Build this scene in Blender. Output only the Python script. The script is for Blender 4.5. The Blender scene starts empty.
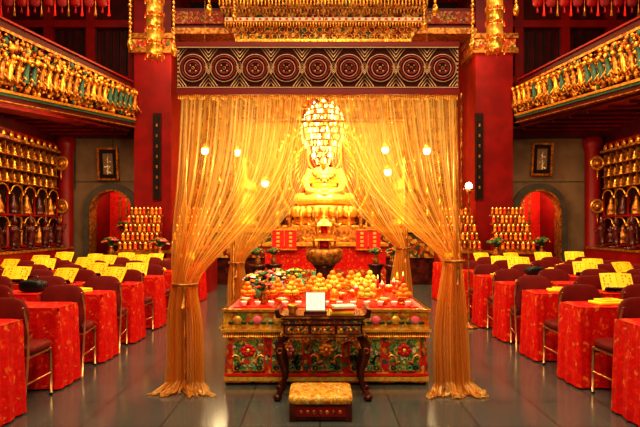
import bpy, math, random
from mathutils import Matrix, Vector
random.seed(7)
S=bpy.context.scene
pi=math.pi
# ------------------------------------------------------------ materials
def nodes(name):
    m=bpy.data.materials.new(name); m.use_nodes=True
    nt=m.node_tree; b=nt.nodes['Principled BSDF']
    return m,nt,b
def ramp(nt,stops,interp='LINEAR'):
    r=nt.nodes.new('ShaderNodeValToRGB'); cr=r.color_ramp; cr.interpolation=interp
    while len(cr.elements)<len(stops): cr.elements.new(0.5)
    for e,(p,c) in zip(cr.elements,stops):
        e.position=p; e.color=(c[0],c[1],c[2],1)
    return r
def mat(name,c1,c2=None,rough=.5,metal=0,scale=8,bump=0,emit=0,ecol=None,detail=3,spec=.35,sheen=0):
    m,nt,b=nodes(name)
    if c2 is None: c2=tuple(x*.75 for x in c1)
    tc=nt.nodes.new('ShaderNodeTexCoord')
    n=nt.nodes.new('ShaderNodeTexNoise'); n.inputs['Scale'].default_value=scale; n.inputs['Detail'].default_value=detail
    nt.links.new(tc.outputs['Object'],n.inputs['Vector'])
    r=ramp(nt,[(.38,c2),(.62,c1)])
    nt.links.new(n.outputs['Fac'],r.inputs['Fac'])
    nt.links.new(r.outputs['Color'],b.inputs['Base Color'])
    b.inputs['Roughness'].default_value=rough; b.inputs['Metallic'].default_value=metal
    b.inputs['Specular IOR Level'].default_value=spec
    if sheen: b.inputs['Sheen Weight'].default_value=sheen
    if bump:
        bp=nt.nodes.new('ShaderNodeBump'); bp.inputs['Strength'].default_value=bump; bp.inputs['Distance'].default_value=.02
        nt.links.new(n.outputs['Fac'],bp.inputs['Height']); nt.links.new(bp.outputs['Normal'],b.inputs['Normal'])
    if emit:
        b.inputs['Emission Color'].default_value=(*(ecol or c1),1); b.inputs['Emission Strength'].default_value=emit
    return m
GOLD=mat('gold',(1.0,.52,.08),(.75,.28,.03),.3,.75,20)
GOLDB=mat('gold_bright',(1.0,.62,.11),(.9,.38,.04),.36,.55,30)
GOLDD=mat('gold_aged',(.6,.24,.035),(.2,.055,.01),.4,.6,14,.3)
GLEAF=mat('gold_leaf_statue',(1.0,.7,.16),(1,.55,.08),.34,.3,20)
RED=mat('lacquer_red',(.23,.0035,.003),(.17,.0025,.002),.42,0,3,spec=.28)
REDD=mat('lacquer_red_dark',(.07,.003,.0025),(.045,.002,.0015),.45,0,4,spec=.22)
REDB=mat('red_bright',(.75,.015,.008),(.5,.01,.006),.45,0,9)
DARK=mat('dark_wood',(.03,.009,.006),(.014,.005,.004),.4,0,6)
BLK=mat('black_lacquer',(.012,.008,.007),(.006,.005,.005),.35)
ROSE=mat('rosewood',(.1,.014,.009),(.035,.006,.004),.25,0,8)
STONE=mat('taupe_stone',(.21,.125,.068),(.16,.095,.05),.6,0,3)
STONED=mat('grey_stone_frame',(.085,.068,.05),(.055,.045,.034),.5,0,5)
CREAM=mat('cream',(.85,.72,.5),(.75,.6,.38),.6)
WHITE=mat('paper_white',(.9,.88,.8),(.85,.82,.75),.6)
YEL=mat('yellow_paper',(.95,.62,.02),(.92,.54,.015),.6,0,12,spec=.2)
MAROON=mat('maroon_vinyl',(.15,.008,.005),(.1,.005,.004),.6,0,5,spec=.14)
GREEN=mat('leaf_green',(.04,.13,.02),(.015,.05,.01),.5,0,15)
JADE=mat('jade_glaze',(.12,.4,.2),(.06,.25,.12),.25,0,15)
BLUEW=mat('blue_white_porcelain',(.75,.78,.8),(.08,.13,.4),.2,0,40)
PINK=mat('pink_petal',(.9,.2,.26),(.8,.1,.16),.5,0,15)
ORANGE=mat('orange_fruit',(.95,.3,.015),(.9,.22,.01),.4,0,20,.1)
APPLE=mat('red_apple',(.7,.02,.015),(.6,.12,.02),.3,0,10)
PEAR=mat('yellow_pear',(.85,.6,.08),(.7,.55,.06),.4,0,10)
TAN=mat('tan_embroidery',(.55,.34,.17),(.45,.25,.11),.6,0,60)
PLUM=mat('plum_brocade',(.07,.011,.013),(.04,.006,.008),.7,0,70,.2,spec=.08)
WINE=mat('wine_thread',(.22,.012,.014),(.15,.008,.01),.6,0,40,spec=.2)
STEEL=mat('brass_tube',(.8,.42,.18),(.6,.3,.12),.3,.8,10)
CEIL=mat('ceiling_dark_red',(.05,.008,.006),(.03,.006,.005),.6)
TEAL=mat('teal_paint',(.03,.11,.07),(.02,.065,.04),.5,0,12)
BULB=mat('bulb_glow',(1,.85,.5),(1,.8,.45),.5,emit=22,ecol=(1,.8,.4))
FLAME=mat('flame_glow',(1,.6,.2),(1,.5,.15),.5,emit=3,ecol=(1,.42,.08))
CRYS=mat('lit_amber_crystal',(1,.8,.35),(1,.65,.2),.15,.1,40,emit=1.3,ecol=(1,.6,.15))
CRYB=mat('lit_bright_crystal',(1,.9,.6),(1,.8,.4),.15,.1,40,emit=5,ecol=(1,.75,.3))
PANEL=mat('lit_sign_panel',(.95,.9,.75),(.95,.87,.7),.5,emit=.7,ecol=(1,.85,.6))

def brocade(name,cols,scale,rough=.5,metal=0,interp='CONSTANT',dist=.12,sheen=.0,spec=.3,line=.35):
    m,nt,b=nodes(name)
    tc=nt.nodes.new('ShaderNodeTexCoord')
    n=nt.nodes.new('ShaderNodeTexNoise'); n.inputs['Scale'].default_value=scale*.6
    v=nt.nodes.new('ShaderNodeTexVoronoi'); v.inputs['Scale'].default_value=scale
    mx=nt.nodes.new('ShaderNodeMix'); mx.data_type='RGBA'; mx.inputs[0].default_value=dist
    nt.links.new(tc.outputs['Object'],n.inputs['Vector'])
    nt.links.new(tc.outputs['Object'],mx.inputs[6]); nt.links.new(n.outputs['Color'],mx.inputs[7])
    nt.links.new(mx.outputs[2],v.inputs['Vector'])
    sx=nt.nodes.new('ShaderNodeSeparateColor'); nt.links.new(v.outputs['Color'],sx.inputs['Color'])
    r=ramp(nt,cols,interp); nt.links.new(sx.outputs[0],r.inputs['Fac'])
    r2=ramp(nt,[(.0,(1,1,1)),(.75,(line,line*.9,line*.8))])
    nt.links.new(v.outputs['Distance'],r2.inputs['Fac'])
    mm=nt.nodes.new('ShaderNodeMix'); mm.data_type='RGBA'; mm.blend_type='MULTIPLY'; mm.inputs[0].default_value=.8
    nt.links.new(r.outputs['Color'],mm.inputs[6]); nt.links.new(r2.outputs['Color'],mm.inputs[7])
    nt.links.new(mm.outputs[2],b.inputs['Base Color'])
    b.inputs['Roughness'].default_value=rough; b.inputs['Metallic'].default_value=metal; b.inputs['Specular IOR Level'].default_value=spec
    if sheen: b.inputs['Sheen Weight'].default_value=sheen
    return m
EMB=brocade('embroidered_silk',[(0,(.75,.03,.01)),(.25,(.9,.3,.03)),(.38,(.1,.26,.06)),(.46,(.8,.06,.02)),(.62,(.95,.55,.07)),(.76,(.03,.1,.1)),(.8,(.65,.02,.01)),(.94,(.95,.7,.3))],24)
EMBG=brocade('green_embroidered_panel',[(0,(.16,.36,.06)),(.25,(.05,.2,.1)),(.42,(.85,.5,.06)),(.55,(.3,.42,.08)),(.7,(.8,.08,.02)),(.82,(.04,.12,.12)),(.92,(.9,.75,.4))],38)
EMBO=brocade('orange_silk_pelmet',[(0,(.95,.45,.03)),(.35,(.92,.18,.015)),(.5,(1,.62,.06)),(.75,(.95,.35,.03)),(.9,(.2,.35,.06)),(.94,(1,.8,.3))],22)
CLOTH=brocade('red_brocade',[(0,(.72,.007,.003)),(.6,(.8,.018,.005)),(.76,(.88,.08,.012)),(.84,(.66,.005,.003)),(.95,(.88,.18,.03))],30,.5,spec=.2,line=.6)
GBRO=brocade('gold_brocade',[(0,(.95,.5,.05)),(.3,(.8,.26,.02)),(.5,(1,.62,.1)),(.85,(.7,.15,.02)),(.93,(.95,.75,.3))],45)
CARVE=brocade('gilded_carving',[(0,(.95,.42,.05)),(.2,(.5,.12,.012)),(.42,(.8,.33,.04)),(.55,(.25,.02,.01)),(.74,(1,.55,.1)),(.86,(.05,.12,.06))],12,.35,.35)
PAINT=brocade('painted_carving',[(0,(.6,.05,.015)),(.3,(.8,.4,.06)),(.45,(.08,.2,.08)),(.6,(.5,.03,.01)),(.78,(.9,.55,.1)),(.9,(.05,.1,.14))],55,.4,.1)
GMURAL=brocade('gilded_mural',[(0,(.75,.27,.03)),(.3,(.5,.1,.012)),(.6,(.8,.34,.05)),(.72,(.3,.02,.006))],9,.4,.4)

def sheer():
    m,nt,b=nodes('sheer_gold_voile')
    nt.nodes.remove(b); out=nt.nodes['Material Output']
    uv=nt.nodes.new('ShaderNodeTexCoord'); mp=nt.nodes.new('ShaderNodeMapping')
    mp.inputs['Scale'].default_value=(105,.8,1)
    n=nt.nodes.new('ShaderNodeTexNoise'); n.inputs['Scale'].default_value=1; n.inputs['Detail'].default_value=3
    nt.links.new(uv.outputs['UV'],mp.inputs['Vector']); nt.links.new(mp.outputs['Vector'],n.inputs['Vector'])
    sp=nt.nodes.new('ShaderNodeSeparateXYZ'); nt.links.new(uv.outputs['UV'],sp.inputs[0])
    rc=ramp(nt,[(.3,(.95,.5,.08)),(.7,(1,.76,.26))]); nt.links.new(n.outputs['Fac'],rc.inputs['Fac'])
    rf=ramp(nt,[(.32,(.16,.16,.16)),(.7,(.64,.64,.64))]); nt.links.new(n.outputs['Fac'],rf.inputs['Fac'])
    rv=ramp(nt,[(0,(.9,.9,.9)),(.35,(1,1,1)),(.62,(1.45,1.45,1.45))]); nt.links.new(sp.outputs['Y'],rv.inputs['Fac'])
    mu=nt.nodes.new('ShaderNodeMath'); mu.operation='MULTIPLY'; mu.use_clamp=True
    nt.links.new(rf.outputs['Color'],mu.inputs[0]); nt.links.new(rv.outputs['Color'],mu.inputs[1])
    rd=ramp(nt,[(.4,(1,1,1)),(.72,(.82,.62,.4))]); nt.links.new(sp.outputs['Y'],rd.inputs['Fac'])
    mm=nt.nodes.new('ShaderNodeMix'); mm.data_type='RGBA'; mm.blend_type='MULTIPLY'; mm.inputs[0].default_value=1
    nt.links.new(rc.outputs['Color'],mm.inputs[6]); nt.links.new(rd.outputs['Color'],mm.inputs[7])
    d=nt.nodes.new('ShaderNodeBsdfDiffuse'); t=nt.nodes.new('ShaderNodeBsdfTranslucent'); tr=nt.nodes.new('ShaderNodeBsdfTransparent')
    g=nt.nodes.new('ShaderNodeBsdfGlossy'); g.inputs['Roughness'].default_value=.38; g.inputs['Color'].default_value=(1,.78,.4,1)
    tr.inputs['Color'].default_value=(1,.9,.62,1)
    a=nt.nodes.new('ShaderNodeMixShader'); a.inputs[0].default_value=.6
    for s in (d,t): nt.links.new(mm.outputs[2],s.inputs['Color'])
    nt.links.new(d.outputs[0],a.inputs[1]); nt.links.new(t.outputs[0],a.inputs[2])
    a2=nt.nodes.new('ShaderNodeMixShader'); a2.inputs[0].default_value=.18
    nt.links.new(a.outputs[0],a2.inputs[1]); nt.links.new(g.outputs[0],a2.inputs[2])
    f=nt.nodes.new('ShaderNodeMixShader'); nt.links.new(mu.outputs[0],f.inputs[0])
    nt.links.new(tr.outputs[0],f.inputs[1]); nt.links.new(a2.outputs[0],f.inputs[2])
    nt.links.new(f.outputs[0],out.inputs['Surface'])
    return m
SHEER=sheer()
def floormat():
    m,nt,b=nodes('polished_granite_tiles')
    tc=nt.nodes.new('ShaderNodeTexCoord')
    br=nt.nodes.new('ShaderNodeTexBrick'); br.offset=0; br.inputs['Scale'].default_value=1
    br.inputs['Brick Width'].default_value=.6; br.inputs['Row Height'].default_value=.6; br.inputs['Mortar Size'].default_value=.006
    br.inputs['Color1'].default_value=(.088,.094,.084,1); br.inputs['Color2'].default_value=(.072,.078,.07,1); br.inputs['Mortar'].default_value=(.03,.03,.026,1)
    nt.links.new(tc.outputs['Object'],br.inputs['Vector'])
    n=nt.nodes.new('ShaderNodeTexNoise'); n.inputs['Scale'].default_value=60
    nt.links.new(tc.outputs['Object'],n.inputs['Vector'])
    mm=nt.nodes.new('ShaderNodeMix'); mm.data_type='RGBA'; mm.blend_type='MULTIPLY'; mm.inputs[0].default_value=.4
    nt.links.new(br.outputs['Color'],mm.inputs[6]); nt.links.new(n.outputs['Color'],mm.inputs[7])
    nt.links.new(mm.outputs[2],b.inputs['Base Color']); b.inputs['Roughness'].default_value=.16
    return m
FLOOR=floormat()

# ------------------------------------------------------------ mesh builder
class MB:
    def __init__(s): s.v=[];s.f=[];s.m=[];s.sm=[];s.mats=[];s.M=Matrix.Identity(4)
    def mi(s,m):
        if m not in s.mats: s.mats.append(m)
        return s.mats.index(m)
    def add(s,vs,fs,m,smooth=True):
        o=len(s.v); k=s.mi(m); M=s.M
        s.v+= [tuple(M@Vector(p)) for p in vs]
        for f in fs: s.f.append(tuple(i+o for i in f)); s.m.append(k); s.sm.append(smooth)
    def box(s,c,d,m,rz=0,rx=0,ry=0,taper=1):
        x,y,z=d[0]/2,d[1]/2,d[2]/2
        R=Matrix.Translation(c)@Matrix.Rotation(rz,4,'Z')@Matrix.Rotation(ry,4,'Y')@Matrix.Rotation(rx,4,'X')
        vs=[]
        for sz in (-1,1):
            t=taper if sz>0 else 1
            for sx,sy in ((-1,-1),(1,-1),(1,1),(-1,1)): vs.append(tuple(R@Vector((sx*x*t,sy*y*t,sz*z))))
        s.add(vs,[(3,2,1,0),(4,5,6,7),(0,1,5,4),(1,2,6,5),(2,3,7,6),(3,0,4,7)],m,False)
    def lathe(s,prof,c,m,seg=12,sx=1,sy=1,smooth=True,wave=0,nw=8):
        vs=[];fs=[]
        for (r,z) in prof:
            for i in range(seg):
                a=2*pi*i/seg; rr=r*(1+wave*math.cos(nw*a))
                vs.append((c[0]+rr*math.cos(a)*sx,c[1]+rr*math.sin(a)*sy,c[2]+z))
        n=len(prof)
        for j in range(n-1):
            for i in range(seg):
                k=(i+1)%seg; fs.append((j*seg+i,j*seg+k,(j+1)*seg+k,(j+1)*seg+i))
        fs.append(tuple(range(seg-1,-1,-1))); fs.append(tuple((n-1)*seg+i for i in range(seg)))
        s.add(vs,fs,m,smooth)
    def sup(s,c,r,m,e1=1,e2=1,seg=12,rings=8,R=None):
        def p(v,e): return math.copysign(abs(v)**e,v)
        vs=[];fs=[]
        for j in range(rings+1):
            t=-pi/2+pi*j/rings
            for i in range(seg):
                a=2*pi*i/seg
                q=Vector((r[0]*p(math.cos(t),e1)*p(math.cos(a),e2),r[1]*p(math.cos(t),e1)*p(math.sin(a),e2),r[2]*p(math.sin(t),e1)))
                if R: q=R@q
                vs.append((c[0]+q.x,c[1]+q.y,c[2]+q.z))
        for j in range(rings):
            for i in range(seg):
                k=(i+1)%seg; fs.append((j*seg+i,j*seg+k,(j+1)*seg+k,(j+1)*seg+i))
        s.add(vs,fs,m,True)
    def tube(s,path,rad,m,seg=8):
        P=[Vector(p) for p in path]; n=len(P)
        if not isinstance(rad,(list,tuple)): rad=[rad]*n
        vs=[];fs=[]
        for j in range(n):
            d=(P[min(j+1,n-1)]-P[max(j-1,0)]).normalized()
            up=Vector((0,0,1)) if abs(d.z)<.9 else Vector((0,1,0))
            a=d.cross(up).normalized(); b=a.cross(d)
            for i in range(seg):
                t=2*pi*i/seg; q=P[j]+(a*math.cos(t)+b*math.sin(t))*rad[j]; vs.append(tuple(q))
        for j in range(n-1):
            for i in range(seg):
                k=(i+1)%seg; fs.append((j*seg+i,j*seg+k,(j+1)*seg+k,(j+1)*seg+i))
        fs.append(tuple(range(seg))); fs.append(tuple((n-1)*seg+i for i in range(seg-1,-1,-1)))
        s.add(vs,fs,m)
    def torus(s,c,R,r,m,axis='Y',seg=24,rs=6,sx=1,sz=1):
        vs=[];fs=[]
        for i in range(seg):
            a=2*pi*i/seg
            for j in range(rs):
                b=2*pi*j/rs; q=R+r*math.cos(b); h=r*math.sin(b)
                if axis=='Y': p=(q*math.cos(a)*sx,h,q*math.sin(a)*sz)
                elif axis=='Z': p=(q*math.cos(a),q*math.sin(a),h)
                else: p=(h,q*math.cos(a),q*math.sin(a))
                vs.append((c[0]+p[0],c[1]+p[1],c[2]+p[2]))
        for i in range(seg):
            for j in range(rs):
                k=(i+1)%seg;l=(j+1)%rs; fs.append((i*rs+j,k*rs+j,k*rs+l,i*rs+l))
        s.add(vs,fs,m)
    def prism(s,poly,y0,y1,m,smooth=False):
        n=len(poly); vs=[(x,y0,z) for x,z in poly]+[(x,y1,z) for x,z in poly]
        fs=[tuple(range(n)),tuple(range(2*n-1,n-1,-1))]+[(i,(i+1)%n+0,(i+1)%n+n,i+n)[::-1] for i in range(n)]
        s.add(vs,fs,m,smooth)
    def mesh(s,name):
        me=bpy.data.meshes.new(name); me.from_pydata(s.v,[],s.f)
        for m in s.mats: me.materials.append(m)
        me.polygons.foreach_set('material_index',s.m); me.polygons.foreach_set('use_smooth',s.sm); me.update()
        return me
    def obj(s,name,loc=(0,0,0),rz=0):
        return place(s.mesh(name),name,loc,rz)
def place(me,name,loc=(0,0,0),rz=0,sc=1):
    o=bpy.data.objects.new(name,me); S.collection.objects.link(o); o.location=loc; o.rotation_euler=(0,0,rz); o.scale=(sc,sc,sc); return o
def fuse(mb,name,vox):
    o=mb.obj(name+'_tmp'); r=o.modifiers.new('r','REMESH'); r.mode='VOXEL'; r.voxel_size=vox; r.use_smooth_shade=True
    sm=o.modifiers.new('s','SMOOTH'); sm.iterations=3
    dg=bpy.context.evaluated_depsgraph_get(); me=bpy.data.meshes.new_from_object(o.evaluated_get(dg)); me.name=name
    bpy.data.objects.remove(o); return me

# ------------------------------------------------------------ room shell
XL,XR,YB=-6.5,7.0,14.2
b=MB(); b.box((.25,7,-.05),(18,26,.1),FLOOR); b.obj('floor')
b=MB(); b.box((.25,7,8.6),(18,26,.2),CEIL)
for i in range(9): b.box((.25,-4+i*2.6,8.4),(17,.2,.25),RED)
b.obj('ceiling')
for nm,x,sg in (('wall_left',XL,-1),('wall_right',XR,1)):
    b=MB(); b.box((x+sg*.1,5.5,2.1),(.2,19,4.2),REDD); b.obj(nm)
    b=MB(); b.box((x+sg*1.7,5.5,6.3),(.2,19,4.4),REDD)
    xs=x+sg*1.55
    for i in range(10):
        y=-2+i*1.9
        b.box((xs,y,6.4),(.25,.28,4.2),RED)
        b.box((xs,y+.95,6.1),(.06,1.3,1.9),DARK)
        for k in range(4): b.box((xs-sg*.05,y+.4+k*.36,6.1),(.04,.04,1.9),REDD)
        for k in range(5): b.box((xs-sg*.05,y+.95,5.3+k*.4),(.04,1.3,.03),REDD)
    b.box((xs-sg*.1,5.5,7.35),(.3,19,.25),RED); b.box((xs-sg*.12,5.5,7.6),(.3,19,.1),GOLDD)
    b.obj(nm.replace('wall_','wall_upper_'))
def archwall(mb,x0,x1,z1,cx,hw,sp,y,th,m):
    N=24
    def col(xa,xb,za,zb):
        mb.add([(xa,y,za),(xb,y,zb),(xb,y,z1),(xa,y,z1),(xa,y+th,za),(xb,y+th,zb),(xb,y+th,z1),(xa,y+th,z1)],
               [(0,1,2,3),(5,4,7,6),(4,5,1,0),(3,2,6,7)],m,False)
    col(x0,cx-hw,0,0); col(cx+hw,x1,0,0)
    for i in range(N):
        xa=cx-hw*math.cos(pi*i/N); xb=cx-hw*math.cos(pi*(i+1)/N)
        col(xa,xb,sp+hw*math.sin(pi*i/N),sp+hw*math.sin(pi*(i+1)/N))
def archframe(mb,cx,hi,ho,sp,y0,y1,m):
    N=24; pin=[(cx-hi,0)]+[(cx-hi*math.cos(pi*i/N),sp+hi*math.sin(pi*i/N)) for i in range(N+1)]+[(cx+hi,0)]
    po=[(cx-ho,0)]+[(cx-ho*math.cos(pi*i/N),sp+ho*math.sin(pi*i/N)) for i in range(N+1)]+[(cx+ho,0)]
    n=len(pin); vs=[(x,y0,z) for x,z in pin]+[(x,y0,z) for x,z in po]+[(x,y1,z) for x,z in pin]+[(x,y1,z) for x,z in po]
    fs=[]
    for i in range(n-1): fs+= [(i,i+1,n+i+1,n+i)[::-1],(2*n+i,2*n+i+1,3*n+i+1,3*n+i),(i,i+1,2*n+i+1,2*n+i),(n+i,n+i+1,3*n+i+1,3*n+i)]
    mb.add(vs,fs,m,False)
b=MB()
archwall(b,-6.5,-4.5,3.75,-5.25,.53,1.9,YB,.2,STONE)
archwall(b,4.7,7.0,3.85,5.53,.53,1.9,YB,.2,STONE)
for x in [-6.2,-5.25,-4.6]: b.box((x,YB-.01,3.1),(.02,.02,1.3),STONED)
for x0,x1 in ((-6.5,-4.5),(4.7,7.0)):
    b.box(((x0+x1)/2,YB-.01,2.65),(x1-x0,.02,.02),STONED)
    b.box(((x0+x1)/2,YB-.06,3.84),(x1-x0,.3,.2),REDD); b.box(((x0+x1)/2,YB-.08,3.97),(x1-x0,.4,.06),GOLDD)
for sg,x0,x1 in ((-1,-8.2,-4.5),(1,4.7,8.7)):
    xm=(x0+x1)/2
    b.box((xm,YB+.1,6.2),(x1-x0,.2,4.6),REDD)
    for k in range(4):
        x=x0+.3+k*(x1-x0-.5)/3; b.box((x,YB-.05,6.3),(.22,.2,4.4),RED)
    for z in (5.2,6.6,7.4): b.box((xm,YB-.05,z),(x1-x0,.22,.18),RED)
    for k in range(20): b.box((x0+.15+k*(x1-x0)/20,YB-.04,5.9),(.04,.05,1.2),DARK)
b.obj('wall_back')
for i,cx in enumerate((-5.25,5.53)):
    b=MB(); archframe(b,cx,.53,.7,1.9,YB-.12,YB+.25,STONED); archframe(b,cx,.5,.54,1.9,YB-.14,YB+.2,GOLDD)
    b.box((cx,YB+1.6,1.5),(1.5,.1,3),REDB); b.box((cx-.7,YB+.9,1.5),(.08,1.3,3),RED); b.box((cx+.7,YB+.9,1.5),(.08,1.3,3),RED); b.box((cx,YB+.9,2.95),(1.5,1.3,.1),RED)
    b.box((cx,YB+1.25,.5),(.9,.4,1.0),ROSE); b.box((cx,YB+1.25,1.02),(1.0,.45,.05),GOLDD)
    for k in range(5): b.box((cx-.36+.18*k,YB+1.53,1.9),(.05,.03,1.2),GOLDD)
    b.obj('door_%d'%(i+1))
b=MB()
b.box((.1,17.6,4),(8.6,.2,8.6),GMURAL); b.box((-4.1,16,4),(.2,3.1,8.6),RED); b.box((4.3,16,4),(.2,3.1,8.6),RED)
b.obj('wall_recess')
b=MB()
for r in range(16):
    for c in range(20):
        x=-3.5+c*.38; z=.8+r*.34
        b.lathe([(.12,0),(.13,.03),(.08,.05),(.09,.1),(.05,.16),(.055,.2),(.02,.26)],(x,17.36,z),GOLD if (r+c)%2 else GOLDD,6)
        b.torus((x,17.46,z+.14),.14,.014,GOLDD,seg=8,rs=4,sz=1.1)
b.obj('thousand_buddha_mural')
for x in (-4.05,4.22):
    b=MB(); w=.9
    b.box((x,14.0,4.0),(w,.9,8.2),RED); b.box((x,14.0,.2),(w+.12,1.02,.4),STONED)
    sx=.12 if x<0 else -.38
    b.box((x+sx,13.53,3.2),(.2,.05,2.1),REDD); b.box((x+sx,13.5,3.2),(.14,.03,2.0),BLK)
    for k in range(7): b.box((x+sx,13.48,2.45+k*.25),(.035,.02,.07),GOLDD)
    for z in (5.75,6.1): b.box((x,14,z),(w+.2,1.1,.12),GOLDD)
    b.box((x,14,5.93),(w+.1,1.0,.2),EMB)
    b.obj('red_column')
for x,sg in ((-6.3,1),(6.75,-1)):
    b=MB(); b.lathe([(.26,0),(.26,.15),(.19,.2),(.19,3.4),(.24,3.5),(.24,3.7)],(x,13.85,0),RED,20)
    for z in (2.0,3.05):
        b.torus((x,13.62,z),.15,.035,GOLD,seg=20); b.sup((x,13.63,z),(.12,.03,.12),GOLDD); b.sup((x,13.6,z),(.05,.03,.05),GOLD)
        b.tube([(x,13.62,z-.18),(x,13.62,z-.4)],[.03,.01],GOLD)
    b.obj('round_pillar')
b=MB(); b.box((.1,14.0,6.6),(7.4,.6,.5),RED); b.box((.1,13.66,6.6),(7.4,.06,.3),EMB); b.box((.1,13.9,6.25),(7.4,.7,.14),GOLDD)
b.obj('trim_1')
# ------------------------------------------------------------ carved balconies
def balcony(name,far,near,zf,zn,wallx,sg):
    b=MB(); F=Vector((far[0],far[1],0)); N=Vector((near[0],near[1],0)); L=(F-N).length; d=(F-N)/L; out=Vector((d.y,-d.x,0))
    if out.x*sg>0: out=-out
    def P(t,off,z): q=N+d*(t*L)+out*off; return (q.x,q.y,z)
    def band(o0,o1,z0f,z1f,z0n,z1n,m):
        vs=[P(0,o0,z0n),P(0,o1,z0n),P(1,o1,z0f),P(1,o0,z0f),P(0,o0,z1n),P(0,o1,z1n),P(1,o1,z1f),P(1,o0,z1f)]
        b.add(vs,[(3,2,1,0),(4,5,6,7),(0,1,5,4),(1,2,6,5),(2,3,7,6),(3,0,4,7)],m,False)
    (b0,t0),(b1,t1)=zf,zn
    band(-.12,.0,b0,t0,b1,t1,REDD)
    band(-.15,.08,t0-.02,t0+.03,t1-.02,t1+.03,GOLDD); band(-.15,.08,b0-.04,b0+.01,b1-.04,b1+.01,GOLD)
    band(-.25,.05,b0-.09,b0-.04,b1-.09,b1-.04,TEAL)
    band(-.35,.02,b0-.18,b0-.09,b1-.18,b1-.09,REDD); band(-.35,.06,b0-.2,b0-.18,b1-.2,b1-.18,GOLDD)
    band(-.6,-.1,b0-.27,b0-.2,b1-.27,b1-.2,RED)
    band(-.13,-.05,t0+.03,t0+.2,t1+.03,t1+.23,REDD); band(-.15,0,t0+.2,t0+.24,t1+.23,t1+.27,RED)
    n=int(L*50)
    for i in range(n):
        t=(i+.5)/n; bz=b1+(b0-b1)*t; tz=t1+(t0-t1)*t
        for k in range(6):
            z=bz+.05+(tz-bz-.1)*random.random(); r=random.uniform(.022,.06)
            b.sup(P(t,.02+random.random()*.05,z),(r*random.uniform(.6,1.2),r*.8,r*random.uniform(.6,1.4)),random.choice([CARVE,CARVE,CARVE,GOLD,GOLD,GOLDB,GOLDD,GOLDD,GOLDD,TEAL,REDD]),seg=7,rings=5)
        if i%9==0:
            z=bz+.2; q=P(t,.1,z)
            b.tube([q,P(t,.13,z+.2),P(t+.01,.11,z+.35)],[.07,.05,.035],random.choice([GOLDD,GOLD,TEAL]),6); b.sup(P(t+.01,.13,z+.41),(.045,.045,.055),GOLD,seg=8,rings=6)
        if i%8==3:
            b.tube([P(t-.02,.1,bz+.1),P(t-.01,.14,bz+.3),P(t+.015,.14,bz+.16),P(t+.03,.1,bz+.45)],[.022,.026,.024,.01],GOLD,6)
    vs=[P(0,-.1,b0-.3),P(1,-.1,b0-.3),(wallx,far[1],b0-.3),(wallx,near[1],b0-.3)]
    vs+= [(x,y,z+.12) for x,y,z in vs]
    b.add(vs,[(0,1,2,3),(7,6,5,4),(0,4,5,1),(1,5,6,2),(2,6,7,3),(3,7,4,0)],REDD,False)
    for k in range(14):
        t=k/13; q=Vector(P(t,-.2,0)); zz=b0-.33
        b.tube([(q.x,q.y,zz),(wallx,q.y,zz)],.04,RED,4)
    b.obj(name)
balcony('carved_balcony',(-4.5,13.5),(-6.5,7.0),(4.1,4.78),(3.75,5.1),-8.1,-1)
balcony('carved_balcony',(4.75,13.5),(6.65,7.0),(4.2,4.83),(4.1,5.25),8.6,1)
# ------------------------------------------------------------ niche walls with small buddhas
def niche(name,x,sg,y0,y1):
    b=MB()
    def mini(y,z,s,m):
        b.lathe([(.07*s,0),(.08*s,.02*s),(.05*s,.04*s),(.075*s,.06*s),(.045*s,.13*s),(.03*s,.16*s),(.035*s,.2*s),(.01*s,.25*s)],(x-sg*.1,y,z),m,7)
    rows=[2.42,2.7,2.98]
    b.box((x-sg*.03,(y0+y1)/2,2.85),(.06,y1-y0,.9),REDD)
    n=int((y1-y0)/.27)
    for z in rows:
        b.box((x-sg*.1,(y0+y1)/2,z),(.2,y1-y0,.025),GOLDD)
        for i in range(n): mini(y0+(i+.5)*(y1-y0)/n,z+.01,.8,GOLD if (i+int(z*10))%2 else GOLDD)
        for i in range(n+1): b.box((x-sg*.08,y0+i*(y1-y0)/n,z+.14),(.14,.02,.26),GOLDD)
    b.box((x-sg*.12,(y0+y1)/2,3.3),(.26,y1-y0,.06),GOLDD); b.box((x-sg*.06,(y0+y1)/2,3.42),(.12,y1-y0,.18),RED)
    for i in range(n): 
        y=y0+(i+.5)*(y1-y0)/n; b.sup((x-sg*.2,y,3.38),(.02,.08,.08),GOLD,seg=8,rings=4)
    m=int((y1-y0)/.52); w=(y1-y0)/m
    b.box((x-sg*.02,(y0+y1)/2,1.75),(.04,y1-y0,1.3),DARK)
    for i in range(m+1): b.tube([(x-sg*.15,y0+i*w,1.1),(x-sg*.15,y0+i*w,2.4)],.028,GOLDD if i%2 else RED,8)
    for r in range(2):
        z=1.12+r*.65; b.box((x-sg*.12,(y0+y1)/2,z-.02),(.24,y1-y0,.04),RED)
        for i in range(m):
            y=y0+(i+.5)*w
            b.lathe([(.11,0),(.13,.03),(.09,.06),(.11,.1),(.085,.2),(.06,.27),(.045,.3),(.05,.35),(.02,.42)],(x-sg*.12,y,z),ROSE if (i+r)%2 else GOLDD,8)
            b.torus((x-sg*.06,y,z+.3),.17,.014,GOLDD,axis='X',seg=14,rs=4)
            pts=[(x-sg*.2,y+w*.46*math.cos(a),z+.4+.2*math.sin(a)) for a in [pi*k/8 for k in range(9)]]
            b.tube(pts,.018,GOLD,5)
    b.box((x-sg*.15,(y0+y1)/2,.98),(.3,y1-y0,.12),GOLDD); b.box((x-sg*.12,(y0+y1)/2,.46),(.24,y1-y0,.92),RED)
    b.obj(name)
niche('buddha_niche_wall',XL,-1,5,13.5); niche('buddha_niche_wall',XR,1,5,13.5)
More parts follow.
